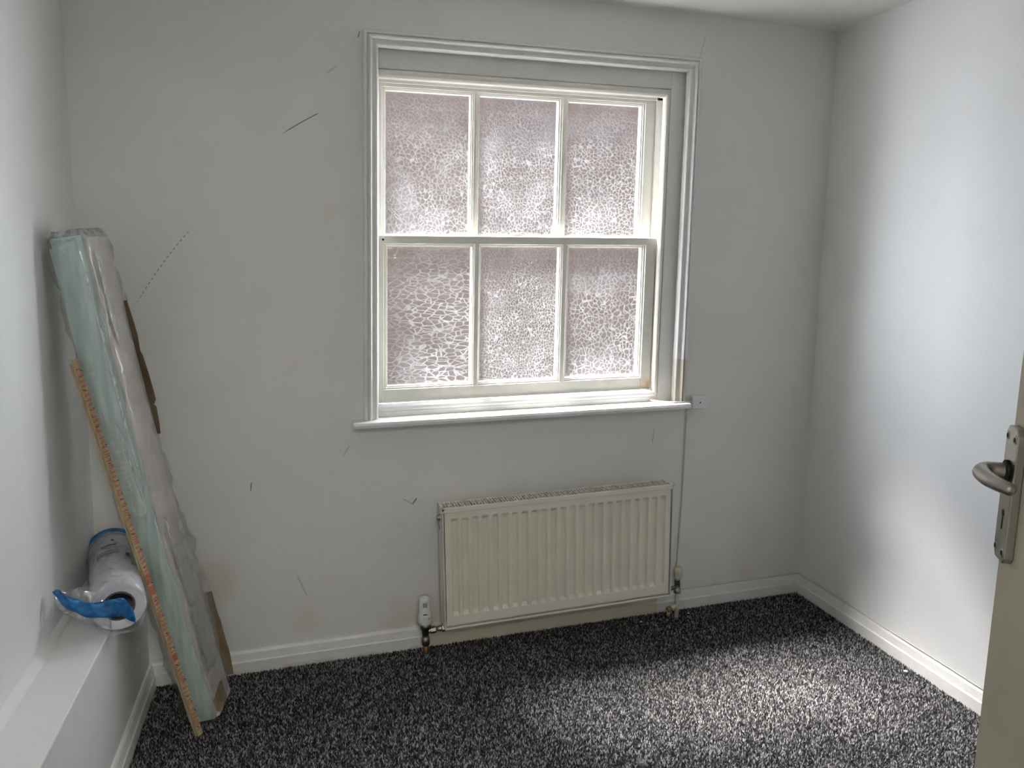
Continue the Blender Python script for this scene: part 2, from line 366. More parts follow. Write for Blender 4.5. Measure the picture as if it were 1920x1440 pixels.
tag(b.build('wall_hall_added', m_wall), 'white unseen hall wall added beyond the doorway', kind='structure')
b = MB(); b.box(-3.5, -.7, .10, .22, -2.5, 4.5); b.box(2.05, 5.5, .10, .22, -2.5, 4.5); b.box(-.7, 2.05, .10, .22, 2.15, 4.5); b.box(-.7, 2.05, .10, .22, -2.5, -.05)  # unseen facade added to shade the alley and cut sunlit bounce
b.box(-.7, .262, .2205, .24, -.05, 2.15); b.box(1.37, 2.05, .2205, .24, -.05, 2.15); b.box(.262, 1.37, .2205, .24, -.05, .76); b.box(.262, 1.37, .2205, .24, 1.93, 2.15)
tag(b.build('wall_facade_blocker', plain('dark_facade', (.09, .07, .06), .9)), 'unseen dark facade added round the window to cut bounced light', kind='structure')
b = MB(); b.box(-3.5, 5.5, .10, 6, -.75, -.65)  # added ground that blocks world light from below
tag(b.build('floor_sky_blocker', plain('alley_blocker', (.12, .115, .11), .9)), 'unseen alley floor added to block sky light from below', kind='structure')
b = MB(); b.box(-.10, 2.32, 1.25, 1.45, -2.5, 2.38)  # unseen edges cut short so more sky lights the side walls
tag(b.build('wall_outside_trimmed', m_brick), 'brick wall outside beyond the obscured window, trimmed to let sky light in', kind='structure')

# skirting boards
SKP = [(0, 0), (.016, 0), (.016, .037), (.013, .041), (.009, .063), (.005, .070), (0, .071)]
b = MB(); rings = []
for X in np.linspace(xb(0)-.02, xr(0)+.01, 40): rings.append([(X, -d, fz(X)+h-.01*(h == 0)) for d, h in SKP])
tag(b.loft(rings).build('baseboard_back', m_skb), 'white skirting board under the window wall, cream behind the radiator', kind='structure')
b = MB(); rings = []
for Yv in np.linspace(.0, YF, 30): rings.append([(xr(Yv)-d, Yv, fz(xr(Yv))+h-.01*(h == 0)) for d, h in SKP])
tag(b.loft(rings).build('baseboard_right', m_sk), 'white skirting board along the bright right wall', kind='structure')
b = MB(); rings = []
for Yv in np.linspace(.0, YF, 30): rings.append([(xb(Yv)+d, Yv, fz(xb(Yv))+h-.01*(h == 0)) for d, h in SKP])
tag(b.loft(rings).build('baseboard_left', m_sk), 'white skirting board on the foot of the boxed ledge', kind='structure')

# boxed ledge along the left wall
LH = .3746
led = tag(empty('trim_1', (xb(-1), -1.0, 0)), 'white boxed-in pipe ledge running along the left wall', kind='structure')
def strip(y0, y1, pts, n=2):
    rr = []
    for Yv in np.linspace(y0, y1, n): rr.append([q(Yv) for q in pts])
    return MB().loft(rr)
strip(0, YF, [lambda y: (xb(y)-.012, y, -.02), lambda y: (xb(y), y, -.02), lambda y: (xb(y), y, LH-.016), lambda y: (xb(y)-.012, y, LH-.016)]).build('front_panel', m_boxing, led)
strip(0, YF, [lambda y: (xl(y, .4)-.01, y, LH-.016), lambda y: (xb(y)+.002, y, LH-.016), lambda y: (xb(y)+.002, y, LH), lambda y: (xl(y, .4)-.01, y, LH)]).build('top_board', m_boxing, led, bevel=.003)
strip(0, YF, [lambda y: (xl(y, .4)-.005, y, LH), lambda y: (xl(y, .4)+.017, y, LH), lambda y: (xl(y, .4)+.012, y, LH+.008), lambda y: (xl(y, .4)-.001, y, LH+.017), lambda y: (xl(y, .4)-.005, y, LH+.017)]).build('wall_batten', m_boxing, led)

# ------------------------------------------------------------------ window
def ww(p):   # the old window has gone slightly out of square
    x, y, z = p
    return (x+(.020-.014*(x-.3))*(z-1.3), y, z+.006*(x-.8))
win = tag(empty('window_1', (.8, 0, .78)), 'white six-pane sash window with obscured glass and moulded architrave', kind='structure')
# architrave
AP = [(0, 0), (0, .020), (.003, .024), (.010, .024), (.0115, .019), (.0135, .022), (.017, .029), (.0205, .0305), (.0235, .027), (.0255, .019), (.034, .0165), (.036, .020), (.040, .020), (.0435, .014), (.0445, 0)]
AL, AR, AT, AB = .261, 1.369, 1.931, .783
b = MB(); b.loft([[(AL+d, -h, AB) for d, h in AP], [(AL+d, -h, AT-d) for d, h in AP]]); b.build('architrave', m_arch, win, ww)
b = MB(); b.loft([[(AR-d, -h, AB) for d, h in AP], [(AR-d, -h, AT-d) for d, h in AP]]); b.build('architrave', m_arch, win, ww)
b = MB(); b.loft([[(AL+d, -h, AT-d) for d, h in AP], [(AR-d, -h, AT-d) for d, h in AP]]); b.build('architrave', m_arch, win, ww)
# sill board
b = MB(); rr = []
for X in np.linspace(.226, 1.372, 26):
    j = random.uniform(-.0012, .0012); rr.append([(X, .03, .764), (X, -.052, .764), (X, -.0585+j, .768), (X, -.060+j, .776), (X, -.057+j, .7835), (X, -.050, .785), (X, .03, .787)])
b.loft(rr); b.build('window_sill', m_gloss, win, ww)
# lining boards
YL = .012
for nm, a in (('lining_board', (.24, .300, YL, .20, .77, 1.92)), ('lining_board', (1.277, 1.38, YL, .20, .77, 1.92))):
    MB().box(*a).build(nm, m_gloss, win, ww, .0015)
MB().box(.300, 1.277, YL+.0005, .20, 1.834, 1.92).build('lining_board', m_gloss, win, ww, .0015)
MB().box(.300, 1.277, YL+.0005, .20, .77, .803).build('lining_board', m_gloss, win, ww, .0015)
# staff beads: rounded strips inside the lining
def bead(p0, p1, inward, wd=.017, dp=.020, y0=.010):
    p0, p1, inw = Vector(p0), Vector(p1), Vector(inward); prof = [(0, dp), (0, .003), (.002, .001), (.006, -.001), (.011, 0), (.015, .004), (.017, .010), (.017, dp)]
    return MB().loft([[p+inw*(a*wd/.017)+Vector((0, y0+c, 0)) for a, c in prof] for p in (p0, p1)])
bead((1.2745, 0, .806), (1.2745, 0, 1.831), (-1, 0, 0)).build('staff_bead', m_sash, win, ww)
bead((.3005, 0, .806), (.3005, 0, 1.831), (1, 0, 0), .010).build('staff_bead', m_sash, win, ww)
bead((.3005, 0, 1.831), (1.2745, 0, 1.831), (0, 0, -1), .024).build('staff_bead', m_sash, win, ww)
bead((.3005, 0, .8035), (1.2745, 0, .8035), (0, 0, 1), .022).build('staff_bead', m_gloss, win, ww)
# parting beads
MB().box(1.2555, 1.277, .066, .0745, .803, 1.834).build('parting_bead', m_sash, win, ww, .001)
MB().box(.300, .314, .066, .0745, .803, 1.834).build('parting_bead', m_sash, win, ww, .001)
MB().box(.300, 1.277, .066, .0745, 1.806, 1.834).build('parting_bead', m_sash, win, ww, .001)

COLS = [(.340, .609), (.640, .907), (.942, 1.207)]
def sash(name, yf, x0, x1, z0, z1, gz0, gz1, barw, mats, order, skip_low=False):
    """stiles and rails with a stepped moulding round each pane"""
    yg = yf+.014; d = .036
    root = empty(name, (.78, yf, z0)); root.parent = win; root.location = Vector((.78, yf, z0))-win.location; ORG[root] = (.78, yf, z0)
    fx0, fx1 = COLS[0][0]-.012, COLS[2][1]+.012; fz0, fz1 = gz0-.011, gz1+.009
    fr = MB(); fr.box(x0, fx0, yf, yf+d, z0, z1); fr.build('stile', m_sash, root, ww, .0012)
    fr = MB(); fr.box(fx1, x1, yf, yf+d, z0, z1); fr.build('stile', m_sash, root, ww, .0012)
    MB().box(fx0, fx1, yf, yf+d, z0, fz0).build('rail', m_sash, root, ww, .0012)
    MB().box(fx0, fx1, yf, yf+d, fz1, z1).build('rail', m_sash, root, ww, .0012)
    for i in (0, 1):
        c = (COLS[i][1]+COLS[i+1][0])/2
        MB().box(c-barw/2, c+barw/2, yf+.001, yf+d-.002, fz0, fz1).build('glazing_bar', m_sash, root, ww, .001)
    for i, (a, bb) in enumerate(COLS):
        la = fx0 if i == 0 else (COLS[i-1][1]+a)/2+barw/2
        ra = fx1 if i == 2 else (COLS[i+1][0]+bb)/2-barw/2
        steps = [(0, .0015), (.10, .0042), (.50, .0050), (.58, .0085), (.90, .0095), (1.0, .0135)]
        rings = []
        for s, dy in steps:
            X0 = la+(a-la)*s; X1 = ra+(bb-ra)*s; Z0 = fz0+(gz0-fz0)*s; Z1 = fz1+(gz1-fz1)*s
            rings.append([(X0, yf+dy, Z0), (X1, yf+dy, Z0), (X1, yf+dy, Z1), (X0, yf+dy, Z1)])
        rings.append([(a-.001, yf+d-.003, gz0-.001), (bb+.001, yf+d-.003, gz0-.001), (bb+.001, yf+d-.003, gz1+.001), (a-.001, yf+d-.003, gz1+.001)])
        MB().loft(rings, True, False).build('glazing_moulding', m_sash, root, ww)
        o = MB().box(a-.003, bb+.003, yg, yg+.004, gz0-.003, gz1+.003).build('pane', mats[order[i]], root, ww)
        o.data.materials.append(m_clear)                            # smooth outer side and edges; the pattern is rolled into the room side
        for q in o.data.polygons: q.material_index = 0 if abs(q.center.y+ORG[root][1]-yg) < .0005 else 1
    return root
up = sash('upper_sash', .077, .303, 1.262, 1.336, 1.838, 1.357, 1.788, .009, m_panes, (0, 1, 2))
lo = sash('lower_sash', .032, .303, 1.2565, .826, 1.350, .880, 1.317, .015, m_panes, (3, 4, 5))
# plugged screw hole in the meeting rail
MB().lathe([(.0036, 0), (.0036, .0008)], ww((.325, .0318, 1.338)), (0, -1, 0), 12).build('screw_hole', m_black, lo)
b = MB(); P = Vector(ww((.77, .05, 1.351)))
for i in range(3):
    a = P+Vector((random.uniform(-.02, .02), random.uniform(-.01, .005), 0))
    b.add([a+Vector((-.018, 0, .0)), a+Vector((.015, .004, .004)), a+Vector((.012, .003, .013)), a+Vector((-.012, -.002, .011)), a+Vector((-.016, .004, .004))], [(0,1,2,3,4)])
o = b.build('paint_flake', m_sash, lo); m = o.modifiers.new('t', 'SOLIDIFY'); m.thickness = .0012

# ------------------------------------------------------------------ junction box and cables
jb = tag(empty('junction_box', (1.42, 0, .76)), 'small white square junction box at the sill end', 'junction box')
MB().box(1.394, 1.451, -.026, 0, .760, .806).build('box_cover', m_box, jb, None, .003)
MB().lathe([(.0028, 0), (.0028, .0008), (.001, .0012)], (1.424, -.0258, .783), (0, -1, 0), 10).build('screw', m_black, jb)
def curve(pts, n=8):
    P = [Vector(p) for p in pts]; P = [P[0]*2-P[1]]+P+[P[-1]*2-P[-2]]; out = []
    for i in range(1, len(P)-2):
        for k in range(n):
            t = k/n; a, b_, c, d = P[i-1:i+3]
            out.append(.5*((2*b_)+(c-a)*t+(2*a-5*b_+4*c-d)*t*t+(3*b_-a-3*c+d)*t**3))
    out.append(P[-2]); return out
tag(MB().tube(curve([(1.243, .020, .7945), (1.244, .006, .7945), (1.256, -.012, .7945), (1.29, -.033, .7925), (1.335, -.0365, .7915), (1.372, -.033, .7905), (1.398, -.016, .788)]), .0028, 8).build('cable', m_cable),
    'short white cable lying on the sill end, from the window frame to the junction box', 'cable')
cp = [(1.385, -.003, .762), (1.384, -.003, .60), (1.382, -.003, .42), (1.377, -.003, .30), (1.374, -.003, .20), (1.372, -.003, .13), (1.380, -.006, .085)]
for X in np.linspace(1.42, 1.86, 9): cp.append((X, -.006, fz(X)+.0745+random.uniform(-.0005, .0012)))
cp += [(1.893, -.008, fz(1.9)+.076), (1.903, -.020, fz(1.9)+.076), (1.900, -.05, fz(1.9)+.0745)]
for Yv in np.linspace(-.12, -1.6, 16): cp.append((xr(Yv)-.006, Yv, fz(1.9)+.0745+random.uniform(-.0008, .0018)))
tag(MB().tube(curve(cp, 5), .0026, 7).build('cable', m_cable), 'thin white cable from the junction box down the wall and along the skirting tops', 'cable')

# ------------------------------------------------------------------ radiator
RX0, RX1, RH = .4864, 1.2833, .400
YFR, YBK = -.1155, -.054
rad = tag(empty('radiator', (.885, -.085, .111)), 'cream ribbed panel radiator under the window with a slotted top', 'radiator')
rb = .111
xs = [RX0+.001, RX0+.012]; kx = [0, 0]
NF = 23; p0 = RX0+.020; pitch = (RX1-RX0-.032)/NF
for i in range(NF):
    s = p0+i*pitch
    xs += [s+.001, s+.0055, s+.0205, s+.025]; kx += [0, 1, 1, 0]
xs += [RX1-.003]; kx += [0]
zs = [0, .006, .036, .047, .352, .363, .388, .392]; kz = [0, 0, 0, 1, 1, 0, 0, 0]
vs = []; fs = []
for zi, zv in enumerate(zs):
    for xi, xv in enumerate(xs):
        edge = .004 if zi in (0, len(zs)-1) else 0
        vs.append((xv, YFR+.0095*kx[xi]*kz[zi]+edge, rb+.004+zv))
nx = len(xs)
for zi in range(len(zs)-1):
    for xi in range(nx-1): fs.append((zi*nx+xi, zi*nx+xi+1, (zi+1)*nx+xi+1, (zi+1)*nx+xi))
b = MB().add(vs, fs); o = b.build('front_panel', m_rad, rad)
m = o.modifiers.new('t', 'SOLIDIFY'); m.thickness = .0016; m.offset = -1
m = o.modifiers.new('bv', 'BEVEL'); m.width = .0012; m.segments = 2; m.limit_method = 'ANGLE'; m.angle_limit = math.radians(20)
MB().box(RX0+.002, RX1-.002, YBK-.012, YBK, rb+.004, rb+.385).build('back_panel', m_rad, rad, None, .003)
MB().box(RX0+.02, RX1-.02, YFR+.012, YBK-.014, rb+.02, rb+.355).build('fin_core', m_slot_shade, rad)
MB().box(RX0-.006, RX0-.0015, YFR-.002, YBK, rb-.004, rb+.392).build('side_panel', m_radside, rad, None, .0015)
MB().box(RX1+.0015, RX1+.006, YFR-.002, YBK, rb-.004, rb+.392).build('side_panel', m_radside, rad, None, .0015)
MB().box(RX0-.005, RX1+.005, YFR-.0015, YFR+.010, rb-.005, rb+.0015).build('bottom_rail', m_rad, rad, None, .0015)
# top grille: rim, lengthways bars and cross bars over an open slot
g = MB(); zt0, zt1 = rb+.394, rb+.404; gx0, gx1 = RX0-.008, RX1+.009; gy0, gy1 = YFR-.004, YBK+.002
g.box(gx0, gx1, gy0, gy0+.010, zt0-.006, zt1); g.box(gx0, gx1, gy1-.006, gy1, zt0-.004, zt1)
g.box(gx0, gx0+.010, gy0, gy1, zt0, zt1); g.box(gx1-.010, gx1, gy0, gy1, zt0, zt1)
tg = g.build('top_grille', m_rad, rad, None, .002)
g = MB(); ymid = (gy0+gy1)/2
n = 0; xx = gx0+.0165
while xx < gx1-.012:
    g.box(xx, xx+.0026, gy0+.009, gy1-.005, zt1-.003, zt1-.0004)
    if n % 2: g.box(xx, xx+.0100, ymid-.004, ymid+.003, zt1-.003, zt1-.0006)
    xx += .0098; n += 1
g.build('grille_bars', m_rad, tg)
for X in (RX0+.10, RX1-.10): MB().box(X-.02, X+.02, YBK-.001, -.0005, rb+.06, rb+.34).build('wall_bracket', m_radside, rad)
MB().lathe([(.0105, 0), (.0105, .006), (.008, .007), (.008, .012), (.003, .013)], (RX0-.005, -.085, rb+.365), (-1, 0, 0), 8, False).build('vent_plug', m_chrome, rad)
MB().tube([(RX0-.012, -.085, rb+.36), (RX0-.013, -.088, rb+.345), (RX0-.010, -.090, rb+.328)], [.003, .0022, .001], 6).build('vent_key', m_chrome, rad)
# thermostatic valve
VX, VY = .424, -.076
tv = MB().lathe([(.009, .046), (.0125, .047), (.0125, .052), (.0135, .056), (.0135, .070), (.011, .073), (.0105, .084), (.0125, .088), (.0125, .100), (.017, .104), (.0185, .112), (.0185, .121), (.015, .123)], (VX, VY, 0), (0, 0, 1), 18).build('thermostatic_valve', m_chrome, rad)
MB().tube([(VX, VY, fz(VX)-.02), (VX, VY, .05)], .0078, 14).build('copper_pipe', m_copper, tv)
MB().tube([(VX+.0006, VY-.0006, fz(VX)-.005), (VX+.0006, VY-.0006, .016)], .0079, 14).build('pipe_verdigris', m_verd, tv)
MB().lathe([(.020, .121), (.0225, .124), (.0235, .130), (.0235, .148), (.0215, .155), (.0195, .163), (.0185, .195), (.0178, .206), (.0155, .212), (.006, .2125)], (VX, VY, 0), (0, 0, 1), 32).build('thermostat_head', m_trv, tv)
for dx in (-.0045, 0, .0045): MB().box(VX-.002+dx-.0009, VX-.002+dx+.0009, VY-.0195, VY-.0170, .184, .199).build('slot', m_black, tv)
MB().box(VX-.0085, VX+.0040, VY-.0208, VY-.0175, .1585, .1615).build('pointer_mark', m_black, tv)
for dx in (-.008, .0075, .0115): MB().box(VX+dx-.0006, VX+dx+.0006, VY-.0238, VY-.0180, .144, .148).build('scale_mark', m_chrome, tv)
MB().lathe([(.0085, 0), (.0085, .010), (.0125, .011), (.0125, .027), (.009, .028), (.0075, .034), (.0095, .036), (.0095, .046), (.015, .048), (.0155, .056)], (VX+.006, VY, .094), (1, -.05, .10), 8, False).build('union_nut', m_chrome, tv)
# lockshield valve
LX, LY = 1.343, -.066
lv = MB().lathe([(.0085, .088), (.013, .090), (.0135, .094), (.0135, .104), (.011, .107), (.010, .112), (.010, .135), (.011, .137), (.011, .147)], (LX, LY, 0), (0, 0, 1), 12).build('lockshield_valve', m_chrome, rad)
MB().lathe([(.0115, .145), (.0135, .147), (.0145, .160), (.0145, .176), (.013, .180), (.013, .184), (.009, .186), (.004, .184)], (LX, LY, 0), (0, 0, 1), 20).build('valve_cap', m_capo, lv)
MB().tube([(LX, LY, fz(LX)-.02), (LX, LY, .092)], .008, 14).build('painted_pipe', m_painted, lv)
MB().tube([(LX, LY, .040), (LX-.030, LY-.004, .034)], .0085, 12).build('tee_arm', m_painted, lv)
MB().lathe([(.010, 0), (.011, .002), (.011, .014), (.009, .016), (.003, .016)], (LX-.026, LY-.004, .0345), (-1, -.12, -.2), 12, False).build('drain_plug', m_brass, lv)
MB().tube([(LX-.036, LY-.005, .030), (LX-.036, LY-.005, .008)], .0065, 10).build('drain_spout', m_painted, lv)
MB().tube([(RX1+.002, -.080, .112), (LX-.005, LY, .112)], .0075, 10).build('union_tail', m_chrome, lv)
rad.rotation_euler.y = -.0175

# ------------------------------------------------------------------ door, standing open at the right
HD = Vector((-.575, -.818, 0)).normalized()      # from the leading edge towards the hinges
HN = Vector((-.818, .575, 0)).normalized()       # out of the face that looks at the camera
DP = Vector((.791, -1.737, 0))                   # leading edge on that face
dr = tag(empty('door_1', DP+HD*.76), 'cream painted door standing open at the right with a satin lever handle', kind='structure')
def dpt(a, n, z): return DP+HD*a+HN*n+Vector((0, 0, z))
def dbox(a0, a1, n0, n1, z0, z1): return MB().hexa([dpt(a0,n0,z0),dpt(a1,n0,z0),dpt(a1,n1,z0),dpt(a0,n1,z0),dpt(a0,n0,z1),dpt(a1,n0,z1),dpt(a1,n1,z1),dpt(a0,n1,z1)])
dbox(0, .76, -.036, 0, .012, 1.955).build('door_leaf', m_door, dr, None, .002)
PA, PZ = .031, 1.033
b = MB(); hw, hh, ch = .020, .076, .007
oc = [(-hw+ch, -hh), (hw-ch, -hh), (hw, -hh+ch), (hw, hh-ch), (hw-ch, hh), (-hw+ch, hh), (-hw, hh-ch), (-hw, -hh+ch)]
b.loft([[dpt(PA+a, n, PZ+z) for a, z in oc] for n in (0, .0095)]); pl_ = b.build('handle_plate', m_alu, dr, None, .0012)
for a in (-.0125, .0125):
    for z in (-.064, .064):
        s = MB().lathe([(.0048, 0), (.0048, .0010), (.0036, .0012)], dpt(PA+a, .0090, PZ+z), HN, 12).build('screw', m_alu, dr)
        MB().lathe([(.0028, 0), (.0028, .0005)], dpt(PA+a, .0102, PZ+z), HN, 10).build('screw_slot', m_black, s)
k = MB(); k.lathe([(.0042, 0), (.0042, .0006)], dpt(PA, .0093, PZ-.022), HN, 12)
kb = [dpt(PA-.0018, .0093, PZ-.040), dpt(PA+.0018, .0093, PZ-.040), dpt(PA+.0018, .0093, PZ-.022), dpt(PA-.0018, .0093, PZ-.022)]
k.hexa(kb+[p+HN*.0006 for p in kb]); k.build('keyhole', m_black, dr)
HZ = PZ+.026
path = [dpt(PA, .006, HZ), dpt(PA, .018, HZ), dpt(PA, .026, HZ), dpt(PA+.002, .032, HZ), dpt(PA+.008, .0365, HZ-.001), dpt(PA+.018, .038, HZ-.001), dpt(PA+.036, .0375, HZ-.001), dpt(PA+.052, .0345, HZ-.001), dpt(PA+.066, .030, HZ-.001), dpt(PA+.074, .027, HZ-.001)]
hpath = curve(path, 5); nh = len(hpath)
hr = [.0092 if i < nh*.45 else .0092-.0026*(i-nh*.45)/(nh*.55) for i in range(nh)]
hpath += [hpath[-1]+(hpath[-1]-hpath[-2]).normalized()*q for q in (.0025, .0045, .0052)]; hr += [.0060, .0040, .0018]
MB().tube(hpath, hr, 18).build('lever_handle', m_alu, dr)
MB().lathe([(.0125, 0), (.0125, .004), (.010, .005)], dpt(PA, .009, HZ), HN, 20).build('handle_rose', m_black, dr)

# ------------------------------------------------------------------ wrapped board pack leaning in the corner
A0 = Vector((-.275, -.250, -.004)); A1 = Vector((-.504, -.294, 1.318))
AX = (A1-A0).normalized(); LEN = (A1-A0).length
E1 = Vector((.967, -.255, 0)); E1 = (E1-AX*E1.dot(AX)).normalized(); E2 = AX.cross(E1)
TW, TD = .074, .118
pack = tag(empty('board_pack', A0), 'tall pack of pale teal boards in torn clear plastic leaning in the corner', 'board pack')
def pk(a, c, s, bow=True):
    """a along thickness, c along depth, s along length"""
    t = s/LEN
    sag = .012*math.sin(math.pi*t) if bow else 0
    return A0+E1*(a-sag*.8)+E2*c+AX*s
NS = 36
def wob(i, k): return .0025*math.sin(i*.7+k)+.0015*math.sin(i*1.9+2*k)
rings = []
for i in range(NS+1):
    s = LEN*i/NS
    rings.append([pk(0, 0, s), pk(TW*.5+wob(i, 5), -.002, s), pk(TW+wob(i, 0), 0, s), pk(TW, TD, s), pk(0, TD, s)])
MB().loft(rings).build('board_stack', m_teal, pack, None, .004)
# grey backing wrap on the broad face
rings = []
for i in range(NS+1):
    s = LEN*(.004+.990*i/NS); e = .004+.004*math.sin(i*1.3)
    rings.append([pk(TW+.001+wob(i, 0), e, s), pk(TW+.007+wob(i, 1), e+.008, s), pk(TW+.006+wob(i, 2), TD*.5, s), pk(TW+.005, TD+.003, s), pk(TW-.002, TD+.003, s), pk(TW-.002, e, s)])
MB().loft(rings).build('grey_sleeve', m_greyface, pack, None, .002)
# overlap where the upper wrap ends
rings = []
for s0 in np.linspace(.475*LEN-.01, LEN-.022, 28):
    j = .004*math.sin(s0*60) if s0 < .5*LEN else 0
    rings.append([pk(-.003, -.004, s0+j), pk(TW*.3, -.008, s0+j*1.5), pk(TW*.7, -.008, s0-j), pk(TW+.004, -.003, s0+.02+j), pk(TW+.002, .001, s0+.02+j), pk(TW*.7, -.002, s0-j), pk(TW*.3, -.002, s0+j*1.5), pk(-.002, 0, s0+j)])
MB().loft(rings).build('upper_wrap', m_teal, pack)
# clear outer film with creases, gathered at both ends, flaring where it is torn
def ringf(i, n, off):
    s = LEN*(i/n)*1.012-.006; r = []
    per = [(-1, -1), (-.6, -1.05), (-.2, -1.03), (.2, -1.05), (.6, -1.04), (1, -1), (1.04, -.7), (1.07, -.3), (1.05, .1), (1.07, .5), (1, 1), (.5, 1), (0, 1.02), (-.5, 1), (-1, 1), (-1.02, .3), (-1.02, -.4)]
    endk = 1.0
    if i <= 1: endk = .80+.12*i
    if i >= n-1: endk = .70+.2*(n-i)
    for k, (a, c) in enumerate(per):
        j = off+.0030*math.sin(i*.9+k*1.7)+.0022*math.sin(i*2.3+k*.8)+random.uniform(-.0012, .0012)
        t = i/n; fl_ = 0
        if 7 <= k <= 10: fl_ = .022*math.exp(-((t-.36)/.025)**2)+.008*math.exp(-((t-.22)/.10)**2)
        ha, hc = TW/2*endk, TD/2*endk
        r.append(pk(TW/2+a*ha+(j+fl_)*np.sign(a if abs(a) > .9 else 0), TD/2+c*hc+j*np.sign(c if abs(c) > .9 else 0), s))
    return r
random.seed(3)
b = MB(); b.loft([ringf(i, 60, .0085) for i in range(61)], True, True, True)
b.build('plastic_film', m_film, pack)
# crumpled film gathered over the top end
b = MB(); N1, N2 = 9, 8; vv = []
for i in range(N1):
    for k in range(N2):
        a = -.006+(TW+.014)*i/(N1-1); c = -.006+(TD+.01)*k/(N2-1)
        e = min(i, N1-1-i, k, N2-1-k)
        vv.append(pk(a, c, LEN+.004+(.004+.010*random.random() if e else -.016)))
ff = [(i*N2+k, (i+1)*N2+k, (i+1)*N2+k+1, i*N2+k+1) for i in range(N1-1) for k in range(N2-1)]
b.add(vv, ff, True).build('film_top', film_mat('crumpled_film', .55, .14, (1, 1, 1), 60, 1.0), pack)
# loose torn film flap standing off to the right
b = MB(); vv = []
for i in range(13):
    for k in range(6):
        t = i/12; s = LEN*(.10+.285*t); ou = (.004+.030*math.sin(math.pi*min(1, t*1.05))**2*(1 if t > .55 else .55))*(k/5)
        vv.append(pk(TW+.008+ou+.003*math.sin(i*1.7+k), TD*(.15+.85*k/5), s+.006*math.sin(k*2+i)))
b.add(vv, [(i*6+k, (i+1)*6+k, (i+1)*6+k+1, i*6+k+1) for i in range(12) for k in range(5)], True)
o = b.build('torn_film', m_film, pack); m = o.modifiers.new('t', 'SOLIDIFY'); m.thickness = .0003
m_crease_glint = film_mat('crease_glint_film', .60, .14, (1, 1, 1), 90, .6)  # white ribbons paint the highlights along the film's creases
random.seed(21)
for s0, s1, a0, wd in ((.52, .93, TW-.003, .011), (.50, .66, TW-.024, .007), (.02, .30, TW+.004, .006), (.80, .97, TW+.012, .010), (.30, .46, TW+.010, .007)):
    vv = []; NC = 24; rw = [random.uniform(.6, 1.1) for _ in range(NC+3)]
    for i in range(NC+1):
        t = i/NC; s_ = LEN*(s0+(s1-s0)*t); w2 = wd*(.15+.85*math.sin(math.pi*t)**.5)*(rw[i]+rw[i+1]+rw[i+2])/3
        ce = a0+(.012*(1-t) if a0 < TW-.02 else 0); dep = -.0125 if a0 < TW else .004
        for k in range(4):
            q = (k/3-.5)*w2
            vv.append(pk(ce+q, dep+random.uniform(-.0015, .001), s_) if a0 < TW else pk(a0+random.uniform(0, .002), .030+q*2.5, s_))
    o = MB().add(vv, [(i*4+k, (i+1)*4+k, (i+1)*4+k+1, i*4+k+1) for i in range(NC) for k in range(3)], True).build('film_crease_glint', m_crease_glint, pack)
    m = o.modifiers.new('t', 'SOLIDIFY'); m.thickness = .0004
# pale lettering on the film
def lettering(txt, size, org, right, upv, mat, parent, name):
    cu = bpy.data.curves.new('t', 'FONT'); cu.body = txt; cu.size = size; cu.extrude = .00015; cu.resolution_u = 3
    to = bpy.data.objects.new('t', cu); COL.objects.link(to)
    bpy.context.view_layer.update()
    me = bpy.data.meshes.new_from_object(to.evaluated_get(bpy.context.evaluated_depsgraph_get()))
    bpy.data.objects.remove(to)
    r, u_ = Vector(right).normalized(), Vector(upv).normalized(); nn = r.cross(u_)
    vs = [tuple(Vector(org)+r*v.co.x+u_*v.co.y+nn*v.co.z) for v in me.vertices]
    fs = [tuple(p.vertices) for p in me.polygons]
    return MB().add(vs, fs).build(name, mat, parent)
lettering('12mm', .050, pk(.018, -.0090, .610*LEN), -AX, E1, m_printw, pack, 'printed_lettering')
# brown card standing behind the pack, along the window wall
def card(pts, y0, y1):
    a = [Vector((p[0], y0, p[1])) for p in pts]; c = [Vector((p[0], y1, p[1])) for p in pts]
    n = len(pts); fs = [tuple(range(n))[::-1], tuple(n+i for i in range(n))]+[(i, (i+1) % n, n+(i+1) % n, n+i) for i in range(n)]
    return MB().add(a+c, fs)
CARD_LOW = [(-0.293, 0.455), (-0.274, 0.394), (-0.252, 0.333), (-0.239, 0.275), (-0.218, 0.279), (-0.205, 0.207), (-0.197, 0.178), (-0.186, 0.117), (-0.176, 0.069), (-0.169, 0.003), (-0.17, 0.003), (-0.251, 0.003)]
card(CARD_LOW, -.024, -.0165).build('cardboard_sheet', m_foam, pack)
# dark card edge along the pack's far corner, seen through the tears
rings = []
for s0, wdt in ((.60, .002), (.62, .008), (.655, .014), (.66, .006), (.67, .020), (.72, .018), (.76, .012), (.77, .006), (.80, .012), (.84, .008), (.87, .003)):
    s_ = s0*LEN; rings.append([pk(TW-.01, TD+.002, s_), pk(TW+.010+wdt*.6, TD+.004, s_), pk(TW+.010+wdt*.6, TD+.009, s_), pk(TW-.01, TD+.008, s_)])
MB().loft(rings).build('card_edge', plain('card_dark', (.16, .105, .06), .8, 0, .15, 20), pack)
b = MB(); b.hexa([pk(TW-.030, TD*.12, -.002), pk(TW+.010, TD*.10, .010), pk(TW+.012, TD*.65, .010), pk(TW-.03, TD*.65, -.002), pk(TW-.026, TD*.10, .045), pk(TW+.0095, TD*.05, .060), pk(TW+.0125, TD*.65, .075), pk(TW-.026, TD*.65, .045)])
b.build('card_corner', m_foam, pack, None, .003)

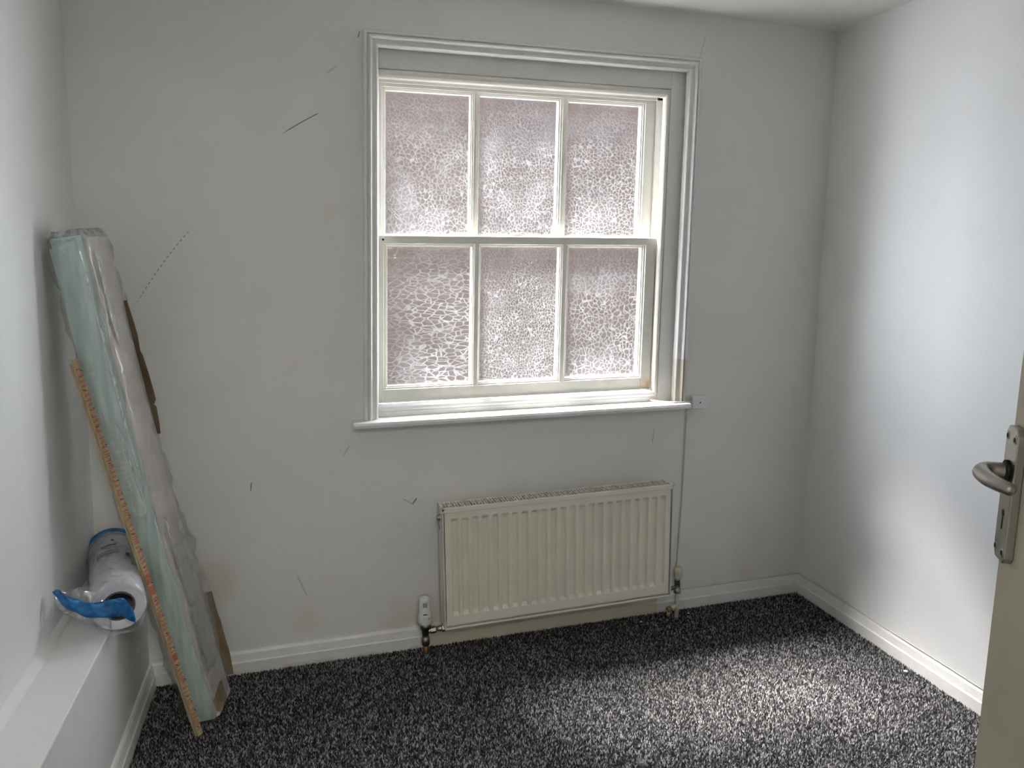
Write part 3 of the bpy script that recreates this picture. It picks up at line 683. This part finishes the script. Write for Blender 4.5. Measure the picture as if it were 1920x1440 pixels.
# ------------------------------------------------------------------ carpet gripper laths leaning against the pack
G0 = Vector((-.243, -.310, fz(-.24))); G1 = Vector((-.4705, -.312, 1.034))
GX = (G1-G0).normalized(); GL = (G1-G0).length
GN = Vector((.80, -.60, 0)); GN = (GN-GX*GN.dot(GX)).normalized(); GW = GX.cross(GN)   # printed face normal, width
def gp(wv, n, s): return G0+GW*wv+GN*n+GX*s
def lath(name, n0, n1, s0, s1, label, w0=-.0085, w1=.0085):
    r = tag(empty(name, gp(0, 0, s0)), label, 'wood strip', 'carpet gripper laths')
    rings = [[gp(w0, n0, s), gp(w1, n0, s), gp(w1-.002*0, n1, s), gp(w0, n1, s)] for s in np.linspace(s0, s1, 12)]
    MB().loft(rings).build('lath', m_wood, r, None, .0006)
    return r
la = lath('gripper_strip', 0, .0055, .002, GL, 'thin wooden gripper strip with orange printing and nails, leaning on the teal pack')
lb = lath('gripper_strip', -.0065, -.0010, .004, GL-.012, 'plain bare-wood gripper strip leaning just behind the orange printed strip', -.0100, .0070)
# orange printing: letter-like bars and solid blocks along the face
b = MB(); s = .02; random.seed(5)
def pr(w0, w1, a, c):
    w0, w1 = w0*1.08, w1*1.08
    b.hexa([gp(w0, .0055, a), gp(w1, .0055, a), gp(w1, .0055, c), gp(w0, .0055, c), gp(w0, .0058, a), gp(w1, .0058, a), gp(w1, .0058, c), gp(w0, .0058, c)])
while s < GL-.02:
    if random.random() < .30:
        L_ = random.uniform(.02, .05); pr(-.0072, .0072, s, min(s+L_, GL-.012)); s += L_+.006
    else:
        for q in range(random.randint(4, 8)):
            if s > GL-.018: break
            ty = random.randint(0, 3)
            pr(-.0065, .0065, s, s+.0028)
            if ty == 1: pr(-.0065, -.004, s+.0028, s+.0085)
            if ty == 2: pr(.004, .0065, s+.0028, s+.0085); pr(-.001, .0012, s+.0028, s+.007)
            if ty == 3: pr(-.0065, .0065, s+.006, s+.0085); pr(.004, .0065, s+.0028, s+.006)
            s += .0122
        s += .006
b.build('orange_print', m_print, la)
for i in range(22):
    s = .03+i*(GL-.06)/21; wv = .0045 if i % 2 else -.003
    MB().tube([gp(wv, .004, s), gp(wv, .0085, s), gp(wv+.001, .0115, s-.001)], [.0011, .0010, .0004], 6).build('nail', m_black, la)

# ------------------------------------------------------------------ bagged roll on the ledge
Q0 = Vector((-.392, -.425, LH+.065)); Q1 = Vector((-.469, -.062, LH+.066)); QX = (Q1-Q0).normalized(); QL = (Q1-Q0).length
QA = Vector((1, 0, 0)); QA = (QA-QX*QA.dot(QX)).normalized(); QB = QA.cross(QX)*-1
if QB.z < 0: QB = -QB
RR, RC = .061, .037
roll = tag(empty('bagged_roll', (Q0.x, Q0.y, LH)), 'white roll in a clear bag with a blue band, lying on the ledge', 'roll')
b = MB(); n = 40; rings = []
for r_, s in ((RC, .004), (RR-.004, .0), (RR, .003), (RR, QL-.003), (RR-.004, QL), (RC, QL), (RC, .004)):
    rings.append([Q0+QX*s+(QA*math.cos(2*math.pi*k/n)+QB*math.sin(2*math.pi*k/n))*r_ for k in range(n)])
b.loft(rings, True, False, True).build('roll_body', m_roll, roll)
rings = []
for r_, s in ((RC-.0005, .002), (RC-.0005, QL-.002), (RC-.004, QL-.002), (RC-.004, .002), (RC-.0005, .002)):
    rings.append([Q0+QX*s+(QA*math.cos(2*math.pi*k/n)+QB*math.sin(2*math.pi*k/n))*r_ for k in range(n)])
b = MB(); b.loft(rings, True, False, True)
b.lathe([(RC-.004, 0), (RC-.004, .003)], Q0+QX*.10, QX, 24); b.build('cardboard_core', m_core, roll)
# bag: loose clear sleeve round the roll, pulled out to the left at the mouth
random.seed(9); rings = []; n = 36; NR = 18
for i in range(NR+1):
    s = -.030+(QL+.045)*i/NR; ring = []
    for k in range(n):
        th = 2*math.pi*k/n; r_ = RR+.0035+.0025*math.sin(5*th+i*.8)+.0018*math.sin(9*th-i*1.3)
        d = QA*math.cos(th)+QB*math.sin(th); p = Q0+QX*s+d*r_
        if i <= 2: p = Q0+QX*s+d*(r_*(.93+.03*i))
        if p.z < LH+.0015 and p.x < xb(p.y)+.004: p.z = LH+.0015
        ring.append(p)
    rings.append(ring)
b = MB(); b.loft(rings, True, False, True); b.build('clear_bag', m_film2, roll)
# flattened mouth of the bag reaching to the left wall
flap = [(-.412, -.405, .500), (-.452, -.415, .497), (-.492, -.435, .500), (-.520, -.452, .510), (-.517, -.458, .470), (-.478, -.455, .432), (-.440, -.452, .410), (-.405, -.452, .398)]
b = MB(); top_ = flap[:4]; bot = flap[:3:-1]; vv = []
for i in range(10):
    t = i/9*3; k = min(int(t), 2); u_ = t-k
    a = Vector(top_[k]).lerp(Vector(top_[k+1]), u_); c = Vector(bot[k]).lerp(Vector(bot[k+1]), u_)
    for j in range(6): vv.append(a.lerp(c, j/5)+Vector((0, .006*math.sin(i*1.6+j*1.1), .002*math.sin(i*2.1))))
b.add(vv, [(i*6+j, (i+1)*6+j, (i+1)*6+j+1, i*6+j+1) for i in range(9) for j in range(5)], True)
o = b.build('bag_mouth', m_film2, roll); m = o.modifiers.new('t', 'SOLIDIFY'); m.thickness = .0003
# blue band on the bag mouth
mid = curve([(-.521, -.458, .507, ), (-.505, -.462, .500), (-.485, -.464, .485), (-.455, -.466, .470), (-.425, -.468, .463), (-.395, -.467, .466), (-.372, -.465, .459), (-.358, -.462, .443), (-.352, -.458, .420)], 4)
hts = np.interp(np.linspace(0, 1, len(mid)), [0, .08, .2, .5, .75, .9, 1], [.006, .026, .034, .040, .050, .038, .014])
b = MB(); vv = []
for i, p in enumerate(mid):
    for j in range(5): vv.append(p+Vector((0, .004*math.sin(i*.9+j*1.4), (j/4-.5)*hts[i]-.009*min(1, i/8))))
b.add(vv, [(i*5+j, (i+1)*5+j, (i+1)*5+j+1, i*5+j+1) for i in range(len(mid)-1) for j in range(4)], True)
o = b.build('blue_band', m_blue, roll); m = o.modifiers.new('t', 'SOLIDIFY'); m.thickness = .0005
# blue edge at the far end of the bag
ring = [Q0+QX*(QL+.004)+(QA*math.cos(th)+QB*math.sin(th))*(RR+.006) for th in np.linspace(-.15, math.pi*1.05, 22)]
ring2 = [p+QX*.022+(p-(Q0+QX*(QL+.004))).normalized()*.003 for p in ring]
b = MB(); b.add(ring+ring2, [(i, i+1, 22+i+1, 22+i) for i in range(21)], True)
o = b.build('blue_edge', m_blue, roll); m = o.modifiers.new('t', 'SOLIDIFY'); m.thickness = .0005
# small dark printed marks on the bag
m_ink = plain('bag_ink', (.09, .09, .09), .6)
def arcprint(s0, s1, th0, th1):
    seg = 8; vs = []
    for i in range(seg+1):
        th = th0+(th1-th0)*i/seg
        for s in (s0, s1): vs.append(Q0+QX*s+(QA*math.cos(th)+QB*math.sin(th))*(RR+.0068))
    o = MB().add(vs, [(2*i, 2*i+1, 2*i+3, 2*i+2) for i in range(seg)]).build('printed_mark', m_ink, roll)
    m = o.modifiers.new('t', 'SOLIDIFY'); m.thickness = .0003
arcprint(QL-.075, QL-.066, 1.50, 1.62); arcprint(QL-.112, QL-.104, 1.45, 2.0)
for q in (0, 1, 2): arcprint(QL-.150-.012*q, QL-.147-.012*q, 1.35, 2.15)
arcprint(QL-.185, QL-.145, 2.17, 2.19); arcprint(QL-.19, QL-.165, .98, 1.14)

# ------------------------------------------------------------------ bits on the carpet
def crumb(name, x, y, r, mat, label, cat):
    random.seed(int(x*1000)); bm = bmesh.new(); bmesh.ops.create_icosphere(bm, subdivisions=1, radius=r)
    vs = [(x+v.co.x*random.uniform(.7, 1.4), y+v.co.y*random.uniform(.7, 1.4), fz(x)+.006+r*.4+v.co.z*.5) for v in bm.verts]
    fs = [tuple(v.index for v in f.verts) for f in bm.faces]; bm.free()
    tag(MB().add(vs, fs).build(name, mat), label, cat)
crumb('paint_flake', 1.20, -.075, .005, m_trv, 'white paint flake on the carpet below the radiator', 'flake')
crumb('paint_flake', 1.395, -.065, .0035, m_trv, 'tiny white flake on the carpet beside the right pipe', 'flake')
crumb('lint_tuft', 1.845, -.615, .007, m_box, 'small white lint tuft against the right skirting', 'lint')
crumb('wood_chip', 1.52, -.545, .0035, m_brass, 'tiny brown chip on the brightest patch of carpet', 'chip')

# ------------------------------------------------------------------ carpet pile
sp = .0040
gx = np.arange(-.46, 1.915, sp); gy = np.arange(-2.36, -.012, sp)
X, Y = np.meshgrid(gx, gy); X = X.ravel()+rng.uniform(-.45, .45, X.size)*sp; Y = Y.ravel()+rng.uniform(-.45, .45, Y.size)*sp
ok = (X > -.4053+.036*Y+.012) & (X < 1.9121+.0251*Y-.014) & (Y < -.014)
X, Y = X[ok], Y[ok]; N = X.size
Z = .0061*(X-.8)
ang = rng.uniform(0, 2*np.pi, N); rad_ = sp*rng.uniform(.55, .85, N); hgt = rng.uniform(.005, .0105, N)
V = np.zeros((N, 4, 3), np.float32)
for k in range(3):
    V[:, k, 0] = X+rad_*np.cos(ang+k*2.0944); V[:, k, 1] = Y+rad_*np.sin(ang+k*2.0944); V[:, k, 2] = Z-.004
la_ = rng.uniform(0, 2*np.pi, N); lm = rng.uniform(0, .0045, N)
V[:, 3, 0] = X+lm*np.cos(la_); V[:, 3, 1] = Y+lm*np.sin(la_); V[:, 3, 2] = Z-.004+hgt
base = (np.arange(N)*4)[:, None]
tri = np.array([[0, 1, 3], [1, 2, 3], [2, 0, 3]])
Fc = (base[:, :, None]+tri[None]).reshape(-1)
me = bpy.data.meshes.new('carpet_pile')
me.vertices.add(N*4); me.vertices.foreach_set('co', V.reshape(-1))
me.loops.add(N*9); me.loops.foreach_set('vertex_index', Fc.astype(np.int32))
me.polygons.add(N*3); me.polygons.foreach_set('loop_start', np.arange(0, N*9, 3, dtype=np.int32))
me.update(calc_edges=True); me.validate()
tint = np.repeat(rng.uniform(0, 1, N).astype(np.float32), 4)
at = me.attributes.new('tint', 'FLOAT', 'POINT'); at.data.foreach_set('value', tint)
me.materials.append(m_carpet)
o = bpy.data.objects.new('carpet_pile', me); COL.objects.link(o)
tag(o, 'black, grey and white speckled short carpet pile covering the floor', 'carpet', kind='stuff')
